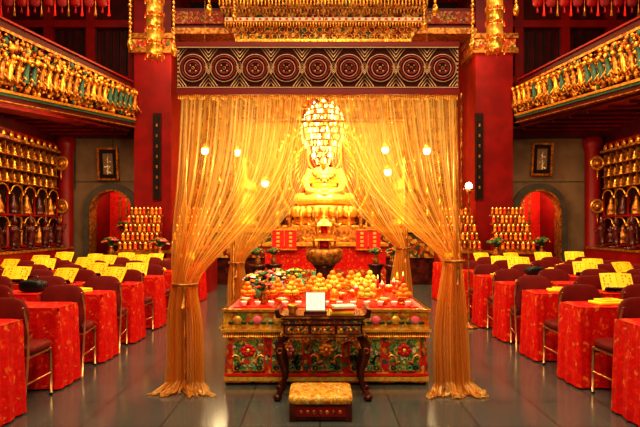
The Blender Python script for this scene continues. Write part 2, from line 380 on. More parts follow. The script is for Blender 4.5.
for cx,z in ((-5.32,3.08),(5.57,3.2)):
    b=MB(); b.box((0,0,0),(.46,.05,.72),BLK,rx=.12)
    for x in (-.24,.24): b.box((x,-.02,0),(.05,.08,.82),GOLDD,rx=.12)
    for zz in (-.38,.38): b.box((0,-.02-zz*.12,zz),(.53,.08,.05),GOLDD,rx=.12)
    b.box((0,-.03,0),(.24,.03,.52),STONE,rx=.12)
    for k in range(2):
        b.tube([(-.08,-.05-k*.01,.2-k*.28),(.06,-.05,.22-k*.28),(-.02,-.05,.1-k*.28),(.08,-.04,.05-k*.28)],.02,CREAM,5)
        b.tube([(0,-.06,.26-k*.28),(0,-.04,.02-k*.28)],.016,CREAM,5)
    b.obj('framed_calligraphy',(cx,YB-.12,z))

# ------------------------------------------------------------ canopy
CY0,CY1,CXL,CXR=5.1,8.1,-1.25,1.25
b=MB()
for x in (CXL,CXR):
    for y in (CY0+.06,CY1):
        b.lathe([(.05,0),(.05,.04),(.022,.06),(.022,3.05),(.03,3.07),(.03,3.1)],(x,y,0),GOLDD,10)
for y in (CY0+.06,CY1): b.tube([(CXL,y,3.03),(CXR,y,3.03)],.02,GOLDD)
for x in (CXL,CXR): b.tube([(x,CY0,3.03),(x,CY1,3.03)],.02,GOLDD)
fr=b.mesh('frame')
canopy=bpy.data.objects.new('curtained_canopy',None); S.collection.objects.link(canopy)
def child(o,p): o.parent=p; return o
child(place(fr,'frame'),canopy)
b=MB(); x0,x1=-1.285,1.245; zc=2.93; yv=5.06; W=x1-x0
b.box(((x0+x1)/2,yv,zc),(W,.03,.4),PLUM)
b.box(((x0+x1)/2,yv-.004,3.145),(W+.02,.05,.04),RED); b.box(((x0+x1)/2,yv-.004,2.72),(W+.02,.045,.05),RED)
b.box(((x0+x1)/2,yv-.008,3.115),(W,.04,.01),TAN); b.box(((x0+x1)/2,yv-.008,2.755),(W,.04,.01),TAN)
sp=W/9
for i in range(9):
    cx=x0+(i+.5)*sp; yy=yv-.018
    b.torus((cx,yy,zc),.122,.0055,TAN,seg=28,rs=5); b.torus((cx,yy,zc),.1,.011,WINE,seg=24,rs=5); b.torus((cx,yy,zc),.076,.0055,TAN,seg=20,rs=5)
    b.torus((cx,yy,zc),.052,.01,WINE,seg=20,rs=5)
    for k in range(8):
        a=k*pi/4; b.sup((cx+.036*math.cos(a),yy,zc+.036*math.sin(a)),(.01,.004,.01),TAN if k%2 else WINE,seg=6,rings=4)
    b.torus((cx,yy,zc),.012,.006,GOLDD,seg=10,rs=4)
for i in range(10):
    cx=x0+i*sp
    for q in (-1,1):
        if (i==0 and q<0) or (i==9 and q>0): continue
        for zz,sz in ((3.105,-1),(2.765,1)):
            for k in range(3):
                w=.03+.026*k
                b.tube([(cx+q*w,yy,zz),(cx,yy,zz+sz*w*1.35)],.0045,TAN,4)
    for k in range(3):
        w=.022*(k+1)*.6
        for a,c in (((-w,0),(0,w)),((0,w),(w,0)),((w,0),(0,-w)),((0,-w),(-w,0))):
            if (i==0) or (i==9): continue
            b.tube([(cx+a[0],yy,zc+a[1]*1.3),(cx+c[0],yy,zc+c[1]*1.3)],.004,TAN,4)
for sx in (x0+.01,x1-.01):
    for k in range(9): b.box((sx,yv-.012,2.78+k*.038),(.018,.02,.018),TAN)
for i in range(150):
    x=x0+.01+i*(W-.02)/149; h=.045+.012*math.sin(i*1.1)
    b.tube([(x,yv-.01,2.7),(x,yv-.01,2.7-h)],[.005,.008],GOLD,4)
for x in (x1+.04,): 
    for k in range(14): b.sup((x,yv+.03,2.68-k*.11),(.012,.012,.04),GOLDD,seg=6,rings=4)
    b.tube([(x-.05,yv+.03,2.72),(x,yv+.03,2.72),(x,yv+.03,1.2)],.005,GOLDD,4)
child(b.obj('valance'),canopy)
def interp(tab,z):
    for (za,*a),(zb,*c) in zip(tab,tab[1:]):
        if za>=z>=zb:
            t=(za-z)/(za-zb) if za!=zb else 0
            return [p+(q-p)*t for p,q in zip(a,c)]
    return list(tab[-1][1:])
def curtain(name,y0,tab,nf,seed,puddle=-1):
    rnd=random.Random(seed); ph=[rnd.uniform(0,6.28) for _ in range(8)]
    NU,NV=260,120; vs=[];fs=[];uvs=[]
    ztop=tab[0][0]
    for j in range(NV+1):
        v=j/NV
        VZ=min(1,v/.93); z=ztop*(1-VZ)
        s=[0,0,0]
        for dz in (-.08,-.04,0,.04,.08):
            r=interp(tab,max(0,min(ztop,z+dz))); s=[p+q/5 for p,q in zip(s,r)]
        xo,xi,amp=s
        for i in range(NU+1):
            u=i/NU; w=u+.014*math.sin(9*u+ph[0]+v*2)
            x=xo+(xi-xo)*w
            f=math.sin(2*pi*nf*u+ph[1]+1.4*math.sin(5*u+ph[2])+.6*math.sin(4*v+ph[6]))*(.75+.4*math.sin(11*u+ph[7]+v*3))+.22*math.sin(2*pi*nf*2.7*u+ph[3]+v*3)
            y=y0+amp*f+.03*math.sin(3*u+v*4+ph[4])*min(1,v*3)
            x+=amp*.35*math.cos(2*pi*nf*u*1.0+ph[5])
            zz=max(z,.012)
            if v>.9:
                k=min(1,(v-.9)/.1); cx=(xo+xi)/2
                bl=math.sin(pi*min(1,k*1.15))
                x=cx+(x-cx)*(1+.6*k+.12*bl)+.022*math.sin(23*u+ph[0]+k*3)*k+.012*math.sin(60*u+5*k)*k
                y+=puddle*(.18*k+.05*bl)*(.75+.35*math.sin(14*u+ph[2]))
                zz=max(.012,z+.035*bl*(1+.7*f)+.02*k*(1+math.sin(37*u+9*k+ph[3]))*(1-.6*k))
            vs.append((x,y,zz)); uvs.append((u,v))
    for j in range(NV):
        for i in range(NU):
            a=j*(NU+1)+i; fs.append((a,a+1,a+NU+2,a+NU+1))
    me=bpy.data.meshes.new(name); me.from_pydata(vs,[],fs); me.materials.append(SHEER)
    l=me.uv_layers.new(name='UVMap')
    for p in me.polygons:
        p.use_smooth=True
        for li,vi in zip(p.loop_indices,p.vertices): l.data[li].uv=uvs[vi]
    return child(place(me,name),canopy)
Lt=[(2.72,-1.27,-.12,.026),(2.4,-1.28,-.15,.034),(2.1,-1.29,-.22,.04),(1.83,-1.3,-.36,.045),(1.56,-1.32,-.58,.048),(1.3,-1.33,-.85,.045),(1.12,-1.33,-1.04,.042),(.98,-1.32,-1.14,.035),(.85,-1.35,-1.11,.045),(.6,-1.37,-1.07,.05),(.3,-1.37,-1.06,.055),(0,-1.39,-1.05,.06)]
Rt=[(2.72,1.24,.1,.026),(2.4,1.25,.16,.034),(2.1,1.26,.27,.04),(1.83,1.27,.44,.045),(1.56,1.29,.7,.048),(1.35,1.3,.97,.045),(1.2,1.3,1.13,.035),(1.05,1.31,1.1,.04),(.8,1.34,1.06,.045),(.5,1.36,1.03,.05),(.3,1.37,1.03,.055),(0,1.38,1.04,.06)]
curtain('front_curtain_a',CY0,Lt,12,1); curtain('front_curtain_b',CY0,Rt,12,2)
def shift(t,s,top): return [(top,*t[0][1:])]+[(z,xo*s,xi*s,a) for z,xo,xi,a in t[1:]]
curtain('rear_curtain_a',CY1,shift(Lt,.98,3.0),9,3,1); curtain('rear_curtain_b',CY1,shift(Rt,.98,3.0),9,4,1)
b=MB()
for x,y,z,r in ((-1.23,CY0,.98,.108),(1.215,CY0,1.19,.1),(-1.21,CY1,.98,.105),(1.2,CY1,1.19,.105)):
    b.torus((x,y,z),r,.016,GOLDD,axis='Z',seg=20)
    b.tube([(x,y-r,z),(x+.02,y-r-.02,z-.08),(x+.01,y-r-.02,z-.2)],[.012,.01,.02],GOLDD)
child(b.obj('tie_backs'),canopy)

# ------------------------------------------------------------ offering table
b=MB(); tx0,tx1,ty0,ty1,tz=-.88,1.0,5.35,6.9,.72; tc=(tx0+tx1)/2; tw=tx1-tx0
b.box((tc,(ty0+ty1)/2,tz-.02),(tw,ty1-ty0,.04),REDB)
b.box((tc,(ty0+ty1)/2,tz+.004),(tw-.1,ty1-ty0-.1,.01),CLOTH)
def skirt(mb,x0,x1,y0,y1,ztop,zbot,m,amp,wl,flare=.02,NZ=6):
    per=[]
    step=.02
    def seg(ax,ay,bx,by,nx,ny):
        L=math.hypot(bx-ax,by-ay); n=int(L/step)
        for i in range(n): t=i/n; per.append((ax+(bx-ax)*t,ay+(by-ay)*t,nx,ny))
    seg(x0,y0,x1,y0,0,-1); seg(x1,y0,x1,y1,1,0); seg(x1,y1,x0,y1,0,1); seg(x0,y1,x0,y0,-1,0)
    n=len(per); vs=[];fs=[]
    for j in range(NZ+1):
        t=j/NZ
        for i,(x,y,nx,ny) in enumerate(per):
            o=t*flare+amp*t**.7*(math.sin(i*step*2*pi/wl)+.5*math.sin(i*step*2*pi/(wl*.43)+1))
            vs.append((x+nx*o,y+ny*o,ztop+(zbot-ztop)*t))
    for j in range(NZ):
        for i in range(n): k=(i+1)%n; fs.append((j*n+i,(j+1)*n+i,(j+1)*n+k,j*n+k))
    mb.add(vs,fs,m,True)
skirt(b,tx0,tx1,ty0,ty1,tz,.02,EMB,.006,.35,.03)
skirt(b,tx0-.03,tx1+.03,ty0-.03,ty1+.03,tz+.005,tz-.2,EMBO,.004,.2,.02,3)
b.box((tc,ty0-.05,tz-.01),(tw+.1,.03,.025),GOLD)
b.box((tc,ty0-.06,tz-.2),(tw+.1,.02,.025),GOLDB)
b.box((tc,ty0-.045,.06),(tw+.06,.02,.04),GOLDB); b.box((tc,ty0-.045,.1),(tw+.06,.015,.02),REDB)
for i in range(110): 
    x=tx0-.03+i*(tw+.06)/109; b.tube([(x,ty0-.06,tz-.21),(x,ty0-.06,tz-.26)],[.005,.008],GOLD,4)
for i in range(10):
    x=tx0+.1+i*(tw-.2)/9
    b.sup((x,ty0-.06,tz-.1),(.045,.012,.04),PINK if i%2 else GOLDB,seg=12,rings=6)
    for q in (-1,1): b.sup((x+q*.06,ty0-.057,tz-.125),(.03,.008,.015),GREEN,seg=8,rings=4)
for i in range(5):
    cx=tx0+.2+i*(tw-.4)/4; yy=ty0-.05
    b.box((cx,ty0-.035,.29),(.3,.015,.3),EMBG)
    for q in (-1,1): b.box((cx+q*.152,ty0-.042,.29),(.012,.012,.31),REDB); b.box((cx,ty0-.042,.29+q*.15),(.31,.012,.012),GOLD)
    for k in range(7):   # peony
        a=k*2*pi/7; b.sup((cx+.045*math.cos(a),yy,.33+.04*math.sin(a)),(.026,.008,.022),[REDB,PINK,ORANGE,PINK,REDB][i],seg=8,rings=4)
    b.sup((cx,yy-.005,.33),(.02,.01,.02),GOLDB)
    for q in (-1,1):     # dragon-like scroll and wave rings
        pts=[(cx+q*(.04+.016*k+.015*math.sin(k*1.3)),yy,.2+.025*math.cos(k*1.4)+.014*k) for k in range(7)]
        b.tube(pts,[.008,.011,.012,.011,.01,.008,.004],[GOLDB,BLK,ORANGE,BLK,GOLDB][i],5)
        for k in range(2): b.torus((cx+q*(.05+.055*k),yy,.165),.019,.006,BLK if k else JADE,seg=12,rs=4)
b.obj('offering_table')

def fruit(col):
    b=MB(); b.lathe([(.05,0),(.05,.01),(.015,.02),(.015,.05),(.09,.07),(.1,.085),(0.0,.08)],(0,0,0),GOLD,16)
    r=.032; z=.105
    for n,R in ((6,.06),(3,.032),(1,0)):
        for k in range(n): a=2*pi*k/n+n; b.sup((R*math.cos(a),R*math.sin(a),z),(r,r,r*.92),col,seg=10,rings=7)
        z+=.048
    b.tube([(0,0,z-.03),(.005,0,z)],[.004,.003],GREEN,5)
    return b.mesh('fruit_plate')
FO,FA,FP=fruit(ORANGE),fruit(APPLE),fruit(PEAR)
def bouquet(cols,seed,h=.17):
    rn=random.Random(seed); b=MB()
    b.lathe([(.03,0),(.045,.02),(.05,.06),(.03,.1),(.022,.12),(.032,.14)],(0,0,0),BLUEW if seed==3 else GOLDD,14)
    for k in range(34):
        a=rn.uniform(0,2*pi); e=rn.uniform(.05,1.4); R=.09
        p=(R*math.cos(a)*math.cos(e)*1.1,R*math.sin(a)*math.cos(e)*1.1,h+R*math.sin(e)*.8)
        b.tube([(0,0,.13),tuple(x*.6+ (0,0,.13)[i]*.4 for i,x in enumerate(p)),p],.003,GREEN,4)
        c=rn.choice(cols)
        if c is GREEN: b.sup(p,(.035,.012,.02),GREEN,seg=6,rings=4)
        else:
            for q in range(5):
                t=2*pi*q/5; b.sup((p[0]+.013*math.cos(t),p[1]+.013*math.sin(t),p[2]),(.013,.013,.01),c,seg=6,rings=4)
            b.sup((p[0],p[1],p[2]+.008),(.007,.007,.007),YEL,seg=5,rings=4)
    return b.mesh('flower_arrangement')
BQ=[bouquet([PINK,REDB,PINK,GREEN],1),bouquet([REDB,ORANGE,GREEN,GREEN],2),bouquet([WHITE,PINK,GREEN,YEL],3)]
b=MB(); b.lathe([(.018,0),(.02,.005),(.028,.03),(.032,.045),(.029,.045),(.02,.012)],(0,0,0),WHITE,14); CUP=b.mesh('tea_cup')
b=MB(); b.lathe([(.035,0),(.035,.01),(.012,.03),(.018,.06),(.01,.1),(.03,.13),(.033,.15),(.02,.15)],(0,0,0),GOLD,12)
for k in range(8): a=k*pi/4; b.sup((.03*math.cos(a),.03*math.sin(a),.15),(.012,.012,.022),PINK,seg=6,rings=4)
b.lathe([(.012,.15),(.016,.165),(.01,.19),(.002,.205)],(0,0,0),FLAME,8); LAMP=b.mesh('lotus_lamp')
b=MB(); b.lathe([(.04,0),(.045,.01),(.06,.03),(.075,.06),(.07,.06),(.05,.03),(.0,.02)],(0,0,0),GOLD,16)
for k in range(14): a=k*2.4; r=.012*math.sqrt(k); b.sup((r*math.cos(a),r*math.sin(a),.06),(.012,.012,.01),CREAM,seg=6,rings=4)
BOWL=b.mesh('offering_bowl')
b=MB(); b.lathe([(.05,0),(.05,.01),(.02,.03),(.014,.07),(.024,.1),(.012,.13),(.035,.16),(.035,.17)],(0,0,0),GOLD,14)
b.lathe([(.018,.17),(.018,.3),(.003,.305)],(0,0,0),REDB,10); b.lathe([(.004,.3),(.011,.32),(.008,.345),(.001,.37)],(0,0,0),FLAME,8); CAN=b.mesh('altar_candlestick')
b=MB(); b.lathe([(.035,0),(.04,.01),(.055,.05),(.06,.1),(.04,.15),(.02,.18),(.018,.2),(.028,.22),(.02,.22)],(0,0,0),JADE,16); b.torus((0,0,.16),.035,.005,GOLD,axis='Z',seg=16); JV=b.mesh('jade_vase')
b=MB(); b.lathe([(.06,0),(.06,.02),(.045,.03),(.05,.05),(.055,.1),(.03,.14),(.02,.15),(.024,.16),(.006,.24)],(0,0,0),GOLDB,14); b.torus((0,0,.16),.028,.005,REDB,axis='Z',seg=14); ST=b.mesh('gold_stupa')
zt=tz+.012
for x,m,n in [(-.74,BOWL,'offering_bowl'),(-.57,BQ[0],'flower_arrangement'),(-.38,BOWL,'offering_bowl'),(.46,FP,'fruit_plate'),(.64,BOWL,'offering_bowl'),(.84,FO,'fruit_plate')]: place(m,n,(x,5.6,zt),0,.9)
for i in range(13): place(CUP,'tea_cup',(-.74+i*.133,5.45,zt))
kinds=[(FO,'fruit_plate'),(BQ[0],'flower_arrangement'),(LAMP,'lotus_lamp'),(FP,'fruit_plate'),(JV,'jade_vase'),(FA,'fruit_plate'),(ST,'gold_stupa'),(FO,'fruit_plate'),(BQ[2],'flower_arrangement'),(CAN,'altar_candlestick'),(BOWL,'offering_bowl')]
kk=0
for r,y in enumerate((5.82,6.04,6.26,6.48,6.72)):
    for i in range(8):
        m,n=kinds[(kk*7+r*3)%11]; kk+=1
        place(m,n,(-.75+i*.225+(r%2)*.07,y,zt),random.random()*6,(.88+.05*r)*(.85 if n=='altar_candlestick' else 1))

# ------------------------------------------------------------ console table
b=MB(); cz=.74; hw=.36
b.box((0,0,cz-.018),(2*hw,.36,.036),ROSE); b.box((0,-.183,cz-.018),(2*hw,.006,.016),GOLDD)
for q in (-1,1):
    pl=[(q*hw*.93,cz-.03),(q*(hw+.045),cz-.02),(q*(hw+.055),cz+.045),(q*(hw+.02),cz+.055),(q*(hw+.015),cz+.03),(q*(hw+.0),cz+.004),(q*hw*.93,cz)]
    if q<0: pl=pl[::-1]
    b.prism(pl,-.18,.18,ROSE)
b.box((0,0,cz-.055),(2*hw-.06,.31,.04),PAINT); b.box((0,0,cz-.08),(2*hw,.34,.014),ROSE)
b.box((0,0,cz-.125),(2*hw-.04,.32,.08),ROSE)
for i in range(3):
    cx=(-1+i)*.225; b.box((cx,-.163,cz-.125),(.2,.008,.062),PAINT)
    for k in range(6): b.sup((cx-.07+k*.028,-.168,cz-.125+.01*math.sin(k*2)),(.014,.008,.015),[GOLD,GREEN,GOLDD][k%3],seg=7,rings=4)
b.box((0,0,cz-.175),(2*hw+.02,.35,.016),GOLDD)
N=40; top=[(-hw+.03+i*(2*hw-.06)/N,cz-.18) for i in range(N+1)]
bot=[(x,cz-.2-.075*abs(x/hw)**3-.018*(1+math.cos(x*40))) for x,_ in top[::-1]]
b.prism((top+bot)[::-1],-.16,-.145,PAINT); b.prism((top+bot)[::-1],.15,.165,ROSE)
for i in range(N): 
    if i%2==0: x=top[i][0]; b.sup((x,-.165,cz-.2-.05*abs(x/hw)**3),(.012,.007,.01),GOLDD,seg=6,rings=4)
for qx in (-1,1):
    for qy in (-1,1):
        X=qx*(hw-.01); Y=qy*.15
        b.tube([(X-qx*.03,Y,cz-.18),(X+qx*.02,Y,cz-.26),(X+qx*.02,Y,cz-.36),(X-qx*.02,Y,cz-.5),(X-qx*.015,Y,cz-.62),(X+qx*.03,Y,.06),(X+qx*.045,Y,.025)],[.04,.045,.036,.024,.021,.028,.032],ROSE,10)
        b.sup((X+qx*.04,Y,.03),(.04,.035,.03),ROSE); b.torus((X+qx*.02,Y-.04,cz-.3),.022,.006,GOLDD,seg=12,rs=4)
b.obj('carved_console_table',(.025,4.98,0))
b=MB()
b.box((0,0,.011),(.2,.11,.022),ROSE); b.box((0,0,.105),(.18,.02,.17),GOLDD); b.box((0,-.012,.105),(.165,.006,.155),PANEL)
for c in range(4):
    for r in range(6): b.box((-.045+c*.03,-.0165,.155-r*.019),(.006,.002,.006),ROSE)
b.obj('prayer_plaque',(-.04,4.93,cz+.001))
b=MB()
for k in range(3): b.box((.01*k,0,.012+.022*k),(.2,.15,.02),[YEL,REDB,CREAM][k],rz=.1*k)
b.obj('sutra_book_stack',(.19,4.97,cz))
b=MB(); b.lathe([(.03,0),(.035,.01),(.03,.02),(.05,.05),(.05,.075),(.042,.08)],(0,0,0),GOLD,14)
for k in range(3): b.tube([(.01*(k-1),0,.07),(.02*(k-1),0,.18)],.002,REDB,4)
b.obj('incense_burner',(-.24,4.93,cz+.001))
b=MB()
b.box((0,0,.075),(.45,.37,.13),ROSE); b.box((0,-.19,.075),(.38,.012,.07),RED)
for qx in (-1,1):
    for qy in (-1,1): b.box((qx*.215,qy*.175,.07),(.05,.05,.14),ROSE)
for k in range(7): b.sup((-.15+.05*k,-.197,.075),(.018,.006,.018),GOLDD,seg=8,rings=4)
b.sup((0,0,.165),(.25,.21,.035),GBRO,.3,.18,44,12)
b.box((0,-.2,.165),(.44,.012,.012),GOLD)
b.obj('kneeling_stool',(.005,4.5,0))

# ------------------------------------------------------------ tables & chairs
TD=.42
def rowtable(L):
    b=MB(); b.box((L/2,TD/2,.735),(L,TD,.03),CLOTH)
    skirt(b,0,L,0,TD,.75,.015,CLOTH,.011,.19,.03)
    b.sup((L/2,TD/2,.752),(L/2+.004,TD/2+.004,.006),CLOTH,.2,.12,32,6)
    for x in (.1,L-.1):
        for y in (.06,TD-.06): b.tube([(x,y,0),(x,y,.72)],.015,STEEL)
    return b.mesh('draped_table')
TM=rowtable(3.3)
b=MB()
R=Matrix.Rotation(-.16,3,'X')
b.sup((0,-.225,.68),(.22,.032,.24),MAROON,.6,.5,28,14,R)
b.sup((0,-.0,.46),(.22,.225,.045),MAROON,.4,.4,28,10)
b.box((0,0,.415),(.4,.4,.02),STEEL)
for q in (-1,1):
    b.tube([(q*.2,-.26,0),(q*.2,-.215,.25),(q*.205,-.2,.45),(q*.215,-.235,.7),(q*.2,-.262,.84)],.0125,STEEL)
    b.tube([(q*.2,.2,0),(q*.2,.185,.42)],.0125,STEEL)
    b.tube([(q*.2,-.22,.2),(q*.2,.195,.2)],.008,STEEL); b.lathe([(.017,0),(.017,.02)],(q*.2,.2,0),BLK,8)
b.tube([(-.2,.19,.38),(.2,.19,.38)],.01,STEEL)
CH=b.mesh('banquet_chair')
b=MB()
b.M=Matrix.Translation((0,0,.02))@Matrix.Rotation(-.7,4,'X')
for q in (-1,1):
    b.box((q*.085,0,.12),(.168,.014,.24),YEL,rz=q*.09)
    for c in range(4):
        for r in range(5): 
            if (c*2+r)%5>1: b.box((q*(.03+c*.036),-.0085-.003*c*.9,.2-r*.04),(.012,.005,.014),REDB,rz=q*.09)
b.box((0,-.03,.0),(.3,.06,.012),ROSE); b.M=Matrix.Identity(4)
b.box((0,.12,.07),(.02,.02,.14),ROSE); b.box((0,.06,.006),(.24,.2,.012),ROSE)
BK=b.mesh('sutra_bookstand')
b=MB(); b.sup((0,0,.015),(.14,.1,.015),YEL,.2,.15,24,6); b.sup((.03,.01,.035),(.11,.085,.012),YEL,.2,.15,24,6)
for k in range(4): b.box((-.05+.035*k,0,.0475),(.01,.07,.002),REDB)
YC=b.mesh('folded_yellow_robe')
BAG=MB(); BAG.sup((0,0,.07),(.15,.09,.07),BLK,.6,.6,20,10); BAG.tube([(-.07,0,.11),(-.05,0,.18),(.05,0,.18),(.07,0,.11)],.008,BLK); BG=BAG.mesh('handbag')
for sg in (-1,1):
    for k in range(-1,7):
        y0=5.15+k*(1.03 if sg<0 else 1.045)+(0 if sg<0 else .04)
        L=3.3
        place(TM,'draped_table',((2.4 if sg>0 else -2.4-L),y0,0))
        for c in range(5):
            x=sg*(2.64+c*.63); jx=random.uniform(-.03,.03)
            place(CH,'banquet_chair',(x+jx,y0-.31+random.uniform(-.02,.0),0),random.uniform(-.16,.16)-sg*.08)
            bag=(sg<0 and k==1 and c==1) or (sg>0 and k==3 and c==1)
            if bag: place(BG,'handbag',(x,y0+.2,.76)); continue
            rr=random.random(); tx=x+sg*.12
            if k>=1 and rr<.6: place(BK,'sutra_bookstand',(tx,y0+.12,.758),random.uniform(-.3,.3),random.uniform(.9,1.1))
            elif rr<.85: place(YC,'folded_yellow_robe',(tx,y0+.2,.758),random.uniform(-.5,.5))

def rack():
    b=MB(); b.box((0,0,.45),(1.0,.9,.9),RED); b.box((0,0,.92),(1.06,.96,.05),GOLDD)
    for t in range(5):
        y=-.3+t*.15; z=.95+t*.2; w=.92-t*.04
        b.box((0,y+.05,z+.0+.02),(w,.13,.04),GOLDD); b.box((0,y+.1,(z+.95)/2),(w-.04,.05,z-.93),RED)
        n=8
        for i in range(n):
            x=-w/2+(i+.5)*w/n
            b.lathe([(.03,.04),(.045,.06),(.036,.08),(.036,.15),(.045,.17),(.04,.185)],(x,y,z),[GOLDD,ORANGE,GOLD,APPLE][(i+t)%4],9)
            b.lathe([(.012,.185),(.011,.2),(.002,.215)],(x,y,z),FLAME,6)
    return b.mesh('tiered_lotus_lamp_rack')
RK=rack()
for x,y in ((-4.1,12.9),(-3.0,13.2),(4.4,12.9),(3.3,13.3)): place(RK,'tiered_lotus_lamp_rack',(x,y,0))
for x,y,s in ((-3.5,12.2,1.8),(-4.85,13.0,1.8),(-5.3,15.35,2.4),(3.85,12.2,1.8),(5.15,13.0,1.8),(5.5,15.35,2.4)):
    b=MB(); hh=1.05 if y>15 else .8
    if y<15: b.box((x,y,.4),(.35,.35,.8),ROSE); b.box((x,y,.79),(.4,.4,.03),GOLDD); b.obj('plant_stand')
    place(BQ[0] if x<0 else BQ[1],'flower_arrangement',(x,y,hh+.01),0,s)

# ------------------------------------------------------------ buddha, altar
b=MB()
b.sup((0,0,.25),(.85,.55,.2),GLEAF)
for q in (-1,1):
    b.tube([(q*.2,.1,.3),(q*.8,-.1,.3),(q*.2,-.5,.28),(-q*.25,-.45,.25)],[.25,.2,.14,.1],GLEAF,12)
    b.tube([(q*.42,.05,1.22),(q*.62,-.0,.85),(q*.5,-.35,.55),(q*.1,-.5,.48)],[.17,.15,.12,.09],GLEAF,12)
b.tube([(0,.05,.3),(0,.05,.7),(0,.05,1.1),(0,.05,1.3)],[.42,.4,.45,.3],GLEAF,16)
b.tube([(0,.03,1.25),(0,.02,1.55)],[.15,.13],GLEAF,12); b.sup((0,0,1.72),(.23,.25,.3),GLEAF,seg=18,rings=14); b.sup((0,.02,2.0),(.13,.13,.12),GLEAF)
b.sup((0,-.25,1.7),(.035,.05,.07),GLEAF)
for q in (-1,1): b.sup((q*.24,0,1.68),(.03,.05,.14),GLEAF)
for k in range(5): b.tube([(0,-.52,.45),(.04*k-.08,-.6,.44)],.03,GLEAF,6)
for k in range(6):
    z=.45+.13*k; b.torus((0,.02,z),.44-.02*abs(k-4),.025,GLEAF,axis='Z',seg=24)
me=fuse(b,'body',.03)
if len(me.materials)==0: me.materials.append(GLEAF)
budd=bpy.data.objects.new('seated_buddha_statue',None); S.collection.objects.link(budd); budd.location=(.12,15.3,2.0); budd.scale=(.86,.86,.86)
child(place(me,'body'),budd)
b=MB()
b.lathe([(.9,-.5),(1.0,-.45),(.7,-.3),(.7,-.2),(.95,0.02),(.9,.08)],(0,0,0),GOLD,32,1,.7,wave=.04,nw=16)
for k in range(24):
    a=2*pi*k/24; b.sup((.95*math.cos(a),.66*math.sin(a),-.1),(.12,.08,.17),GOLDB,seg=8,rings=6)
for k in range(7):
    a=-pi/2+(k-3)*.42; b.tube([(.22*math.cos(a),.22*math.sin(a),1.82),(.3*math.cos(a),.3*math.sin(a),2.15-.04*abs(k-3))],[.07,.015],GOLD,6)
for k in range(11):
    a=-pi/2+(k-5)*.28; b.sup((.36*math.cos(a),-.14+.34*math.sin(a),1.12-.06*(5-abs(k-5))),(.045,.03,.05),GOLDD,seg=8,rings=6)
b.sup((0,.5,1.05),(1.05,.04,1.2),WINE,seg=32,rings=12)
for R,w in ((1.5,.07),(1.3,.05),(1.1,.04),(.55,.05),(.42,.03)):
    zc=1.05 if R>1 else 1.75
    b.torus((0,.45,zc),R,w,GOLDD if R in (1.3,.42) else GOLD,seg=40,rs=6,sz=1.12)
for k in range(40):
    a=2*pi*k/40; b.tube([(1.5*math.cos(a),.45,1.05+1.68*math.sin(a)),(1.75*math.cos(a),.42,1.05+1.98*math.sin(a))],[.11,.01],GOLD,6)
    b.sup((1.2*math.cos(a),.42,1.05+1.34*math.sin(a)),(.07,.05,.07),GOLDD if k%2 else GOLD,seg=6,rings=5)
    b.tube([(.6*math.cos(a),.43,1.75+.65*math.sin(a)),(1.0*math.cos(a),.43,1.3+1.1*math.sin(a))],.02,GOLD,4)
child(b.obj('lotus_throne_and_aureole'),budd)
for x in (-2.1,2.35):
    b=MB(); b.lathe([(.4,0),(.42,.1),(.3,.2),(.36,.4),(.33,1.0),(.27,1.25),(.1,1.36),(.09,1.42),(.12,1.52),(.12,1.62),(.07,1.72),(.1,1.78),(.02,1.95)],(0,0,0),GOLDB,18,1,.75)
    for q in (-1,1): b.tube([(q*.25,0,1.22),(q*.34,-.1,.95),(q*.1,-.28,1.0)],[.09,.07,.05],GOLDB)
    b.torus((0,.1,1.58),.26,.025,GOLD,seg=24)
    b.obj('standing_bodhisattva_statue',(x,15.4,1.51))
b=MB()
b.box((.12,15.5,.75),(6.6,1.9,1.5),ROSE); b.box((.12,14.5,1.42),(6.7,.15,.12),GOLD); b.box((.12,14.52,1.0),(6.5,.06,.6),CARVE)
b.box((.12,15.3,1.5),(2.2,1.2,.1),GOLD)
b.obj('main_altar')
b=MB(); b.box((.12,12.9,.55),(2.7,.8,1.1),CLOTH); b.box((.12,12.48,1.1),(2.8,.1,.06),GOLD); b.box((.12,13.2,1.3),(2.5,.5,.4),GOLDD); b.box((.12,12.5,.3),(2.7,.03,.5),EMB); b.box((.12,13.1,1.12),(2.75,.9,.04),GBRO)
for k in range(9): b.lathe([(.05,0),(.06,.04),(.03,.1),(.05,.2),(.06,.3),(.03,.36)],(-1+k*.28,13.1,1.5),GOLDD if k%2 else GOLD,10)
for cx in (-.93,-.65,.93,1.21):
    b.box((cx,12.42,1.22),(.26,.03,.42),REDB); b.box((cx,12.41,1.44),(.28,.05,.03),GOLD); b.box((cx,12.41,1.0),(.28,.05,.03),GOLD)
    for k in range(4): b.box((cx,12.4,1.36-k*.09),(.07,.01,.05),GOLDB)
b.obj('altar_table')
b=MB()
b.lathe([(.3,0),(.3,.06),(.16,.12),(.16,.7),(.22,.78)],(0,0,0),ROSE,16)
b.lathe([(.2,.78),(.32,.86),(.36,.98),(.33,1.08),(.3,1.1)],(0,0,0),GOLDD,20)
for t in range(2):
    z=1.1+t*.27; s=1-t*.22
    for k in range(6): a=k*pi/3; b.tube([(.2*s*math.cos(a),.2*s*math.sin(a),z),(.2*s*math.cos(a),.2*s*math.sin(a),z+.16)],.022,GOLD)
    b.lathe([(.12*s,0),(.12*s,.15)],(0,0,z),REDB,12)
    b.lathe([(.4*s,.15),(.38*s,.18),(.24*s,.22),(.14*s,.28)],(0,0,z),GOLD,6,smooth=False)
    for k in range(6): a=k*pi/3; b.tube([(.36*s*math.cos(a),.36*s*math.sin(a),z+.16),(.46*s*math.cos(a),.46*s*math.sin(a),z+.23)],[.03,.008],GOLD,5)
b.lathe([(.06,0),(.08,.05),(.03,.1),(.04,.14),(.005,.24)],(0,0,1.63),GOLD,12)
b.obj('pagoda_incense_burner',(.08,10.6,0))
